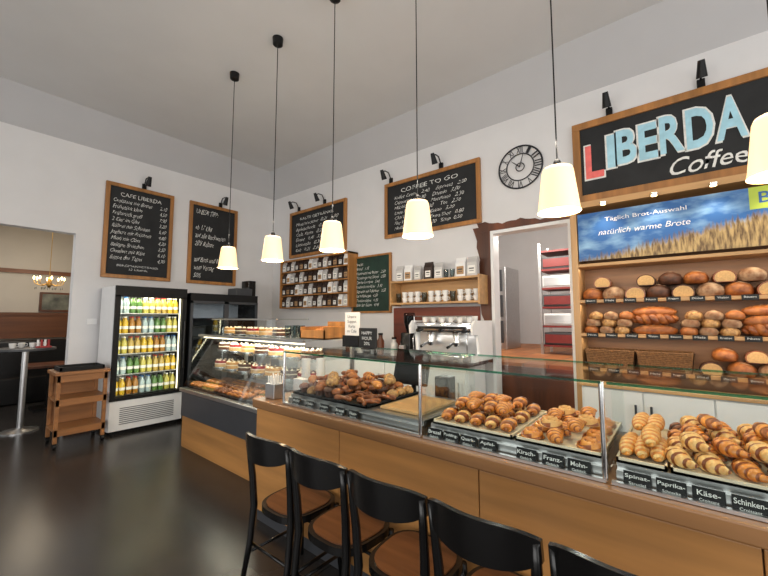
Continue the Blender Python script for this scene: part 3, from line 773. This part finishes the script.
for i in range(4):cupp.put((PX-.14+i*.1,PY-.06+(i%2)*.11,1.136),0,1,group='cups on the high table')
r=thing('condiment_rack','small red and white condiment rack','condiment rack',(PX+.18,PY-.14,1.136))
B().box(PX+.08,PX+.24,PY-.2,PY-.12,1.136,1.16,0,.003).done('tray','red',r)
for i in range(4):B().cyl((PX+.10+i*.037,PY-.16,1.16),(PX+.10+i*.037,PY-.16,1.25),.014,seg=10).done('shaker',['whitep','red'][i%2],r)
be=thing('bench_seat','dark upholstered bench against the far wall','bench',(1.0,9.6,0))
B().box(-1.5,2.3,9.3,9.9,0,.48,0,.03).done('seat','black',be)
B().box(-1.5,2.3,9.9,10.1,.1,1.12,0,.04).done('backrest','black',be)
for k,x in enumerate((.35,1.35)):
    t=thing('square_table','dark square restaurant table','table',(x,8.6,0),'tables in the far room')
    B().box(x-.35,x+.35,8.25,8.95,.72,.76,0,.005).done('table_top','darkw',t)
    B().box(x-.04,x+.04,8.56,8.64,.03,.72).done('column','blackm',t)
    B().box(x-.22,x+.22,8.38,8.82,0,.03).done('base','blackm',t)
r=thing('framed_picture','dark framed landscape picture on the far wall','picture',(1.6,10.18,1.7))
b=B();b.box(1.34,1.84,10.15,10.198,1.68,2.08,0,.006).done('frame','darkw',r)
B().box(1.38,1.80,10.14,10.15,1.72,2.04).done('canvas',mat('muted_painting',(70,72,66),.6,col2=(130,130,116),scale=6),r)
ch=thing('chandelier','brass chandelier with candle lights and crystals','chandelier',(1.3,9.0,2.05))
cx,cy_,czz=1.3,9.0,2.24
M['brass']=mat('brass',(190,150,80),.3,1,var=.08)
B().cyl((cx,cy_,czz),(cx,cy_,2.05+1.35/.8),.006).done('rod','brass',ch)
B().lathe([(.02,-.12),(.05,-.06),(.02,0),(.04,.06),(.01,.12)],(cx,cy_,czz),14).done('hub','brass',ch,smooth=True)
for i in range(8):
    a=2*pi*i/8
    B().sweep([(cx+q*math.cos(a),cy_+q*math.sin(a),czz+z) for q,z in((.03,-.02),(.14,-.08),(.24,-.04),(.26,.03))],.007,6).done('arm','brass',ch,smooth=True)
    B().ell((cx+.26*math.cos(a),cy_+.26*math.sin(a),czz+.09),(.016,.016,.04),0,8).done('candle_bulb','bulb',ch,smooth=True)
for i in range(16):
    a=2*pi*i/16;q=.12+.12*(i%2);B().ell((cx+q*math.cos(a),cy_+q*math.sin(a),czz-.14),(.008,.008,.03),0,6).done('crystal','cup',ch,smooth=True)
light('POINT','chandelier_glow',(1.3,9.0,2.5),18,(1,.86,.66),.25,ch)
ch.scale=(.8,.8,.8)
light('AREA','far_room_fill',(.4,8.2,3.3),26,(1,.96,.9),1.6,None)  # unseen area light under the far ceiling, facing down; no window there
# ---------------------------------------------------------------- chairs
def chair():
    r=thing('bistro_chair','black lacquered bistro chair with brown wooden seat','chair',(0,0,0),'bistro chairs along the counter')
    pts=[]
    for i in range(36):
        a=2*pi*i/36;n=3.0
        cx_=math.copysign(abs(math.cos(a))**(2/n),math.cos(a));sy_=math.copysign(abs(math.sin(a))**(2/n),math.sin(a))
        w=.19+.01*sy_
        pts.append((cx_*w,sy_*.19))
    B().prism([(x*.88,y*.88) for x,y in pts],'z',.463,.474).done('seat','seatw',r)
    B().prism(pts,'z',.43,.467).done('seat_frame','black',r)
    for s in(-1,1):
        B().sweep([(s*.160,.155,.43),(s*.166,.162,.3),(s*.172,.17,.2),(s*.185,.185,0)],[.020,.018,.016,.012],10).done('leg','black',r,smooth=True)
        B().sweep([(s*.188,-.25,0),(s*.178,-.205,.25),(s*.175,-.185,.45),(s*.180,-.197,.62),(s*.186,-.215,.76),(s*.190,-.232,.86)],[.013,.018,.021,.020,.018,.014],10).done('leg','black',r,smooth=True,label='rear leg continuing up as back post')
    b=B();N=21;inner=[];outer=[]
    for i in range(N):
        t=i/(N-1)*2-1
        x=t*.205;y=-.212-.08*(1-t*t)
        inner.append((x,y));outer.append((x,y-.020))
    rows=[]
    for i in range(N):
        t=i/(N-1)*2-1;e=abs(t)**4;zt_=.905-.012*t*t-.025*e;zb_=.760+.006*t*t+.03*e
        rows.append([b.bm.verts.new(v) for v in((inner[i][0],inner[i][1]+.014,zb_),(inner[i][0],inner[i][1],zt_),(outer[i][0],outer[i][1],zt_),(outer[i][0],outer[i][1]+.014,zb_))])
    for i in range(N-1):
        for k in range(4):b.bm.faces.new((rows[i][k],rows[i][(k+1)%4],rows[i+1][(k+1)%4],rows[i+1][k]))
    b.bm.faces.new(rows[0]);b.bm.faces.new(rows[-1][::-1])
    b.done('backrest','black',r,smooth='a')
    for q in ([(-.178,-.19,.24),(.178,-.19,.24)],[(-.17,.17,.24),(.17,.17,.24)],[(-.178,-.19,.2),(-.172,.17,.2)],[(.178,-.19,.2),(.172,.17,.2)]):
        B().sweep(q,.009,8).done('stretcher','black',r,smooth=True)
    return Proto(r)
chp=chair()
for y,a,x in((1.845,.01,1.45),(1.425,-.01,1.45),(1.003,.01,1.45),(.577,-.01,1.45),(.15,.01,1.45)):
    chp.put((x,y,0),-pi/2+a)
# ---------------------------------------------------------------- back counter + coffee machine
bc=thing('back_counter','white-door back counter with dark worktop','counter',(4.15,3.4,0))
B().box(3.92,XW-.03,1.95,5.6,0,.98).done('body','white',bc)
B().box(3.88,XW-.025,1.93,5.6,.98,1.02,0,.005).done('worktop','dark',bc)
for i in range(6):
    y=1.98+i*.6
    d=B().box(3.90,3.92,y,y+.58,.1,.95,0,.004).done('door','white',bc)
    B().cyl((3.885,y+.08,.6),(3.885,y+.08,.8),.007).done('handle','steel',d,smooth='a')
cm=thing('espresso_machine','chrome two-group espresso machine','coffee machine',(3.95,2.22,1.02))
y0,y1=1.80,2.66;x0,x1=3.78,4.28
b=B();b.box(x0+.16,x1,y0+.03,y1-.03,1.08,1.50,0,.02).box(x0+.02,x1,y0+.03,y1-.03,1.38,1.5,0,.025).done('body','chrome',cm,smooth='a')
B().box(x0+.15,x0+.162,y0+.05,y1-.05,1.13,1.37).done('back_splash','steel',cm)
for y in(y0,y1-.03):
    b=B();b.prism([(x0-.02,1.06),(x1,1.06),(x1,1.13),(x0-.02,1.13)],'y',y,y+.03).prism([(x0+.13,1.13),(x1,1.13),(x1,1.36),(x0+.10,1.36)],'y',y,y+.03).prism([(x0-.02,1.36),(x1,1.36),(x1,1.52),(x0+.03,1.52),(x0-.03,1.46)],'y',y,y+.03).done('side_panel','white',cm)
b=B();b.box(x0-.02,x0+.2,y0+.03,y1-.03,1.06,1.12,0,.006).done('drip_tray','chrome',cm)
b=B()
for i in range(15):b.box(x0-.01,x0+.14,y0+.06+i*.05,y0+.08+i*.05,1.12,1.124)
b.done('drip_grate','black',cm)
for y in(2.05,2.40):
    b=B();b.lathe([(.03,1.22),(.042,1.25),(.042,1.28),(.036,1.30),(.046,1.38)],(x0+.06,y,0),16,0)
    b.sweep([(x0+.03,y,1.26),(x0-.06,y,1.25),(x0-.15,y,1.22)],[.010,.014,.018],seg=8,m=1)
    b.done('group_head',['chrome','black'],cm,smooth='a')
b=B();b.box(x0+.01,x0+.02,y0+.1,y1-.1,1.42,1.45).done('control_panel','black',cm)
for y in (1.92,2.225,2.54):
    B().cyl((x0+.02,y,1.40),(x0-.02,y,1.40),.022,seg=14).done('knob','black',cm,smooth='a')
b=B();b.sweep([(x0+.03,y0+.03,1.57),(x0+.03,y1-.03,1.57)],.006,6).sweep([(x0+.03,y0+.04,1.5),(x0+.03,y0+.04,1.57)],.005,6).sweep([(x0+.03,y1-.04,1.5),(x0+.03,y1-.04,1.57)],.005,6).done('cup_rail','chrome',cm)
for y in(y0+.07,y1-.07):B().sweep([(x0+.02,y,1.38),(x0-.04,y,1.3),(x0-.03,y,1.14)],.006,6).done('steam_wand','chrome',cm,smooth=True)
for x in(x0+.15,x1-.05):
    for y in(y0+.06,y1-.06):B().cyl((x,y,1.02),(x,y,1.07),.02).done('foot','blackm',cm)
for i in range(12):cupp.put((3.88+(i%2)*.13,1.9+(i//2)*.12,1.502),0,1.0,group='cups on the espresso machine')
light('AREA','machine_fill',(3.83,2.22,1.345),2.2,(1,.95,.88),.05,cm,sy=.6)  # unseen area light below the machine's head, brightens its front
g=thing('coffee_grinder','tall black coffee grinder with clear hopper','coffee grinder',(4.0,2.84,1.02))
B().box(3.92,4.12,2.76,2.92,1.02,1.36,0,.02).done('body','black',g,smooth='a')
B().lathe([(.04,1.36),(.075,1.5),(.078,1.6),(.07,1.62)],(4.02,2.84,0),16).done('hopper','glassd',g,smooth='a')
B().lathe([(.035,1.36),(.068,1.47),(.07,1.58)],(4.02,2.84,0),16).done('beans','mblack',g,smooth='a')
b=B();b.box(3.84,3.92,2.80,2.88,1.15,1.2).cyl((3.84,2.84,1.1),(3.78,2.84,1.1),.012).done('dosing_fork','chrome',g)
for i,y in enumerate((3.05,3.2,3.45,3.6,3.85,4.1)):
    b=B();h=.18+.05*(i%3)
    b.lathe([(.05,0),(.055,h*.7),(.03,h*.85),(.03,h)],(4.15,y,1.021),14,0).lathe([(.035,h),(.035,h+.03)],(4.15,y,1.021),12,1)
    b.done('storage_jar',[('steel','whitep','darkw')[i%3],'black'],smooth='a',label='storage jar with dark lid on the back counter',cat='jar',group='jars on the back counter')
# ---------------------------------------------------------------- wall shelves
def proto_bag(m,label,w=.11,h=.2,d=.06,lm='paper',lw=.36,l1=.55):
    r=thing('coffee_bag',label,'coffee bag')
    b=B();b.prism([(-d/2,0),(d/2,0),(d/2*.95,h*.7),(.006,h*.92),(.006,h),(-.006,h),(-.006,h*.92),(-d/2*.95,h*.7)],'x',-w/2,w/2)
    b.done('bag',m,r)
    b=B();b.box(-w*lw,w*lw,-d/2-.003,-d/2+.001,h*.14,h*l1);b.box(-w*lw*.7,w*lw*.7,-d/2-.005,-d/2-.002,h*.36,h*.42,1).box(-w*lw*.6,w*lw*.6,-d/2-.005,-d/2-.002,h*.25,h*.28,1);b.done('label',[lm,'dark'],r)
    return Proto(r)
M['silver']=mat('foil_bag',(200,198,196),.4,.1,var=.06)
M['kraft']=mat('dark_bag',(54,40,34),.5,var=.1)
M['tan']=mat('tan_label',(176,140,100),.6,var=.1)
bg=[proto_bag('silver','silver-white coffee bag with printed label'),proto_bag('kraft','dark brown coffee bag with pale label',lw=.3,l1=.5),proto_bag('white','white coffee bag with tan label',lm='tan'),proto_bag('kraft','dark brown coffee bag with tan label',lm='tan')]
s1=thing('wall_shelf','light wood wall shelf unit filled with coffee bags','shelf',(4.3,5.08,1.73))
b=B();b.box(4.20,XW-.002,4.16,4.19,1.73,2.64).box(4.20,XW-.002,6.0,6.03,1.73,2.64).box(4.2,XW-.002,4.16,6.03,2.61,2.64).done('frame','frame',s1)
for i in range(4):B().box(4.20,XW-.012,4.19,6.0,1.73+i*.225,1.75+i*.225).done('shelf_board','frame',s1)
B().box(XW-.012,XW-.002,4.19,6.0,1.73,2.61).done('back_panel','darkw',s1)
for i in range(4):
    for j in range(14):
        bg[(1,0,1,3,1,2,0)[(j+i*2)%7]].put((4.25,5.93-j*.129,1.751+i*.225),-pi/2+R_(.05),.95,group='coffee bags on the wall shelf')
s2=thing('wall_shelf','two-tier light wood wall shelf with bags and cups','shelf',(4.3,2.58,1.73))
for z in(1.74,2.05):B().box(4.16,XW-.012,1.92,3.26,z,z+.025).done('shelf_board','woody',s2)
for y in (1.90,3.26):B().box(4.16,XW-.012,y,y+.02,1.72,2.09).done('side_board','woody',s2)
B().box(XW-.012,XW-.002,1.92,3.26,1.765,2.05).done('back_panel','woody',s2)
for j,(y,k,s) in enumerate([(3.17,0,1.15),(3.02,2,1.15),(2.86,0,1.0),(2.68,1,1.2),(2.52,0,1.1),(2.19,2,1.25),(2.03,0,1.25)]):
    bg[k].put((4.27,y,2.076),-pi/2+R_(.06),s,group='coffee bags on the upper wall shelf')
for j in range(2):glassp.put((4.26,2.32+j*.09,2.076),0,.9,group='glasses on the wall shelf')
for j in range(12):
    (cupp if j%4 else glassp).put((4.25,3.19-j*.11,1.766),-pi/2 if j%4 else 0,1.05,group='cups on the lower wall shelf')
    if j%4: cupp.put((4.25,3.19-j*.11,1.766+.076),-pi/2,1.05,group='cups on the lower wall shelf')
# ---------------------------------------------------------------- bakery shelf
bs=thing('bread_shelf_unit','large light wood bread shelf with printed banner','shelf',(4.25,.0,.9))
XS=4.10
for y in (.80,-1.3):B().box(XS,XW-.002,y,y+.06,0,2.70).done('side_panel','woodz',bs)
B().box(XS-.02,XW-.002,-1.3,.88,2.66,2.72).done('cornice','woody',bs)
M['backp']=wood('shelf_back_wood',(160,112,70),.8,axis='y')
B().box(XW-.02,XW-.003,-1.24,.80,.9,2.66).done('back_panel','backp',bs)
for z in(1.04,1.37,1.70,2.06):B().box(XS,XW-.02,-1.24,.80,z,z+.03,0,.003).done('shelf_board','woody',bs)
def bannermat():
    m=bpy.data.materials.new('banner_print');m.use_nodes=True;nt=m.node_tree;p=nt.nodes['Principled BSDF'];p.inputs['Roughness'].default_value=.5
    L=nt.links.new;N=nt.nodes.new
    tc=N('ShaderNodeTexCoord');sp=N('ShaderNodeSeparateXYZ');L(tc.outputs['Object'],sp.inputs[0])
    def noise(scale,stretch,rot=0):
        mp=N('ShaderNodeMapping');mp.inputs['Scale'].default_value=stretch;mp.inputs['Rotation'].default_value=(rot,0,0)
        n=N('ShaderNodeTexNoise');n.inputs['Scale'].default_value=scale;n.inputs['Detail'].default_value=6
        L(tc.outputs['Object'],mp.inputs[0]);L(mp.outputs[0],n.inputs['Vector']);return n.outputs['Fac']
    cl=noise(4,(1,1,2.5))
    sk=N('ShaderNodeValToRGB');e=sk.color_ramp.elements;e[0].position=.45;e[0].color=(*lin((34,92,156)),1);e[1].position=.8;e[1].color=(*lin((150,190,218)),1);L(cl,sk.inputs[0])
    wh=noise(40,(1,1.3,.25),.35)
    wr=N('ShaderNodeValToRGB');e=wr.color_ramp.elements;e[0].position=.38;e[0].color=(*lin((96,72,42)),1);e[1].position=.62;e[1].color=(*lin((186,156,102)),1);L(wh,wr.inputs[0])
    a=N('ShaderNodeMath');a.operation='MULTIPLY_ADD';a.inputs[1].default_value=.22;L(wh,a.inputs[0]);L(sp.outputs['Z'],a.inputs[2])
    c=N('ShaderNodeMath');c.operation='MULTIPLY_ADD';c.inputs[1].default_value=.20;L(sp.outputs['Y'],c.inputs[0]);L(a.outputs[0],c.inputs[2])
    g=N('ShaderNodeMapRange');g.inputs[1].default_value=.25;g.inputs[2].default_value=.31;L(c.outputs[0],g.inputs[0])
    mx=N('ShaderNodeMix');mx.data_type='RGBA';L(g.outputs[0],mx.inputs[0]);L(wr.outputs[0],mx.inputs[6]);L(sk.outputs[0],mx.inputs[7]);L(mx.outputs[2],p.inputs['Base Color']);return m
M['banner']=bannermat()
bn=thing('shelf_banner','printed banner with blue sky and wheat field','banner',(4.1,-.1,2.12))
B().box(4.105,4.115,-1.2,.79,2.12,2.60).done('print','banner',bn)
text('lettering','Täglich Brot-Auswahl',.62,.05,(4.102,.24,2.51),'-x',bn,'white',off=-.002)
text('lettering','natürlich warme Brote',.70,.055,(4.102,.26,2.39),'-x',bn,'white',shear=.25,hand=.02,off=-.006)
B().box(4.103,4.105,-.66,-.46,2.42,2.60).done('print_corner',mat('lime_print',(176,196,70),.5,var=.05),bn)
text('lettering','B',.07,.09,(4.101,-.55,2.51),'-x',bn,'blue',off=.01)
l1=proto_loaf('flour','large floury round bread loaf with slashes',.13,.10,.08,3)
l2=proto_loaf('b5','large brown bread loaf with slashes',.13,.098,.078,3)
l3=proto_loaf('b3','large dark rye bread loaf',.13,.10,.082,2)
l4=proto_loaf('b5','amber bread roll on a shelf',.058,.050,.038,1,name='bread_roll')
l5=proto_loaf('flour','floury bread roll on a shelf',.058,.050,.038,1,name='bread_roll')
l6=proto_loaf('seed','seeded brown bread roll on a shelf',.058,.050,.038,2,name='bread_roll')
ll=proto_loaf('b5','long brown loaf with diagonal slashes',.17,.06,.055,5,name='long_bread_loaf')
lt=proto_twist('b5','long twisted brown loaf on the shelf',.34,.05,3,'twisted_loaf','bread',.72,m2='b2')
c1=proto_cutloaf('b2','halved brown bread loaf showing pale crumb')
c2=proto_cutloaf('b3','halved dark bread loaf showing crumb')
G1='bread loaves on the top shelf';G2='bread rolls on the middle shelf';G3='bread on the lower shelf'
y=.70;i=0
while y>-1.12:
    p=(l2,l1,c1,l3,c2,l1,l2,c1,l3,c2)[i%10]
    p.put((4.25,y,1.731),R_(.06),1.0,group=G1)
    if i%6!=1:(c1,l1,c2,l3,l2)[i%5].put((4.27,y-.09,1.731+.122),R_(.08),.92,group=G1)
    y-=.178;i+=1
y=.72;i=0
while y>-1.12:
    if i in(3,7,8):
        for lvl in range(3):
            (ll,lt,ll)[(i+lvl)%3].put((4.20+.02*lvl,y-.12,1.401+lvl*.085),pi/2+R_(.05),1.0,group=G2)
        y-=.36
    else:
        for lvl in range(3):
            p=(l4,l5,l6,l5)[(i+lvl)%4]
            p.put((4.17+.015*lvl,y-lvl*.02+R_(.004),1.401+lvl*.068),R_(.4),1.25,group=G2)
            if lvl<2:p.put((4.315,y+R_(.004),1.401+lvl*.068),R_(.3),1.2,group=G2)
        y-=.13
    i+=1
def basket(y,w=.36):
    r=thing('wicker_basket','brown wicker bread basket on the lower shelf','basket',(4.25,y,1.071),'wicker baskets')
    b=B();x0,x1=4.12,4.38
    for lv in range(11):
        z=1.078+lv*.016;e=.002*lv
        pts=[(x0,y-w/2-e,z),(x1+.0,y-w/2-e,z),(x1,y+w/2+e,z),(x0,y+w/2+e,z),(x0,y-w/2-e,z)]
        b.sweep(pts,.009,6,cap=False)
    b.box(x0,x1,y-w/2,y+w/2,1.071,1.082)
    b.done('weave','wicker',r)
    return r
for y in(.57,.15):
    basket(y)
    for j in range(3):l5.put((4.24,y-.11+j*.11,1.15),R_(1),1.1,group=G3)
i=0
for y in(-.16,-.35,-.54,-.73,-.92):
    (c2,l2,l1,c1,l3)[i%5].put((4.25,y,1.071),R_(.06),.95,group=G3)
    (l2,c1,l3)[i%3].put((4.27,y-.095,1.188),R_(.06),.88,group=G3);i+=1
def stag(y,z):
    r=thing('shelf_price_tag','small black price card with lettering on a shelf edge','price tag',(XS-.006,y,z),'price cards on the bread shelf')
    B().box(XS-.008,XS-.003,y-.05,y+.05,z,z+.045).done('card','board',r)
    return r
for z,n in((1.705,9),(1.373,10),(1.043,9)):
    for k in range(n):
        y=.7-k*.16
        r=stag(y,z-.012)
        text('lettering',['Roggen','Dinkel','Weizen','Bauern','Malz','Krusten','Nuss'][(k+int(z*10))%7],.07,.016,(XS-.0095,y,z+.014),'-x',r,'chalk')
lc=thing('lower_cabinet','white lower cabinet below the bread shelf with steel handles','cabinet',(4.2,-.2,0))
B().box(3.92,4.09,-1.6,.78,0,.92).done('body','white',lc)
B().box(3.88,4.098,-1.62,.79,.92,.95,0,.004).done('worktop','woody',lc)
for k in range(5):
    y1=.76-k*.46
    d=B().box(3.90,3.92,y1-.45,y1,.08,.905,0,.004).done('door','white',lc)
    B().cyl((3.882,y1-.40 if k%2==0 else y1-.05,.58),(3.882,y1-.40 if k%2==0 else y1-.05,.80),.009).done('handle','dark',d,smooth='a')
for y in(.55,.15,-.25,-.65):
    r=thing('shelf_downlight','small round warm downlight under the shelf cornice','lamp',(4.05,y,2.66),'shelf downlights')
    B().lathe([(.03,0),(.035,.02)],(4.05,y,2.655),14).done('housing','chrome',r,smooth='a')
    B().lathe([(.022,-.004),(.022,.0)],(4.05,y,2.655),12).done('lens','bulb',r)
    light('SPOT','downlight_beam',(3.98,y,2.64),8,(1,.87,.68),.03,r,rot=(0,0,0),spot=1.9)
for z in(2.05,1.69,1.36):
    light('AREA','shelf_glow',(4.14,-.2,z-.01),2.6,(1,.84,.62),.05,bs,sy=2.0)
# ---------------------------------------------------------------- lights, world, camera
w=bpy.data.worlds.new('World');SC.world=w;w.use_nodes=True
w.node_tree.nodes['Background'].inputs[0].default_value=(.98,.97,.96,1);w.node_tree.nodes['Background'].inputs[1].default_value=.78
light('AREA','window_light',(-3.9,1.0,2.0),135,(1,.98,.95),3.2,None,rot=(0,-pi/2,0),sy=6)
light('AREA','window_light',(1.0,-3.9,2.0),95,(1,.98,.95),6,None,rot=(pi/2,0,0),sy=3)
cam=bpy.data.cameras.new('Camera');co=bpy.data.objects.new('Camera',cam);COL.objects.link(co)
th=math.atan(30/366);yaw=math.radians(50.8)
dv=Vector((math.sin(yaw)*math.cos(th),math.cos(yaw)*math.cos(th),math.sin(th)))
co.location=(0,0,1.55);co.rotation_euler=dv.to_track_quat('-Z','Y').to_euler()
cam.sensor_width=36;cam.lens=366/768*36;cam.clip_start=.05
SC.camera=co
SC.view_settings.view_transform='Standard'
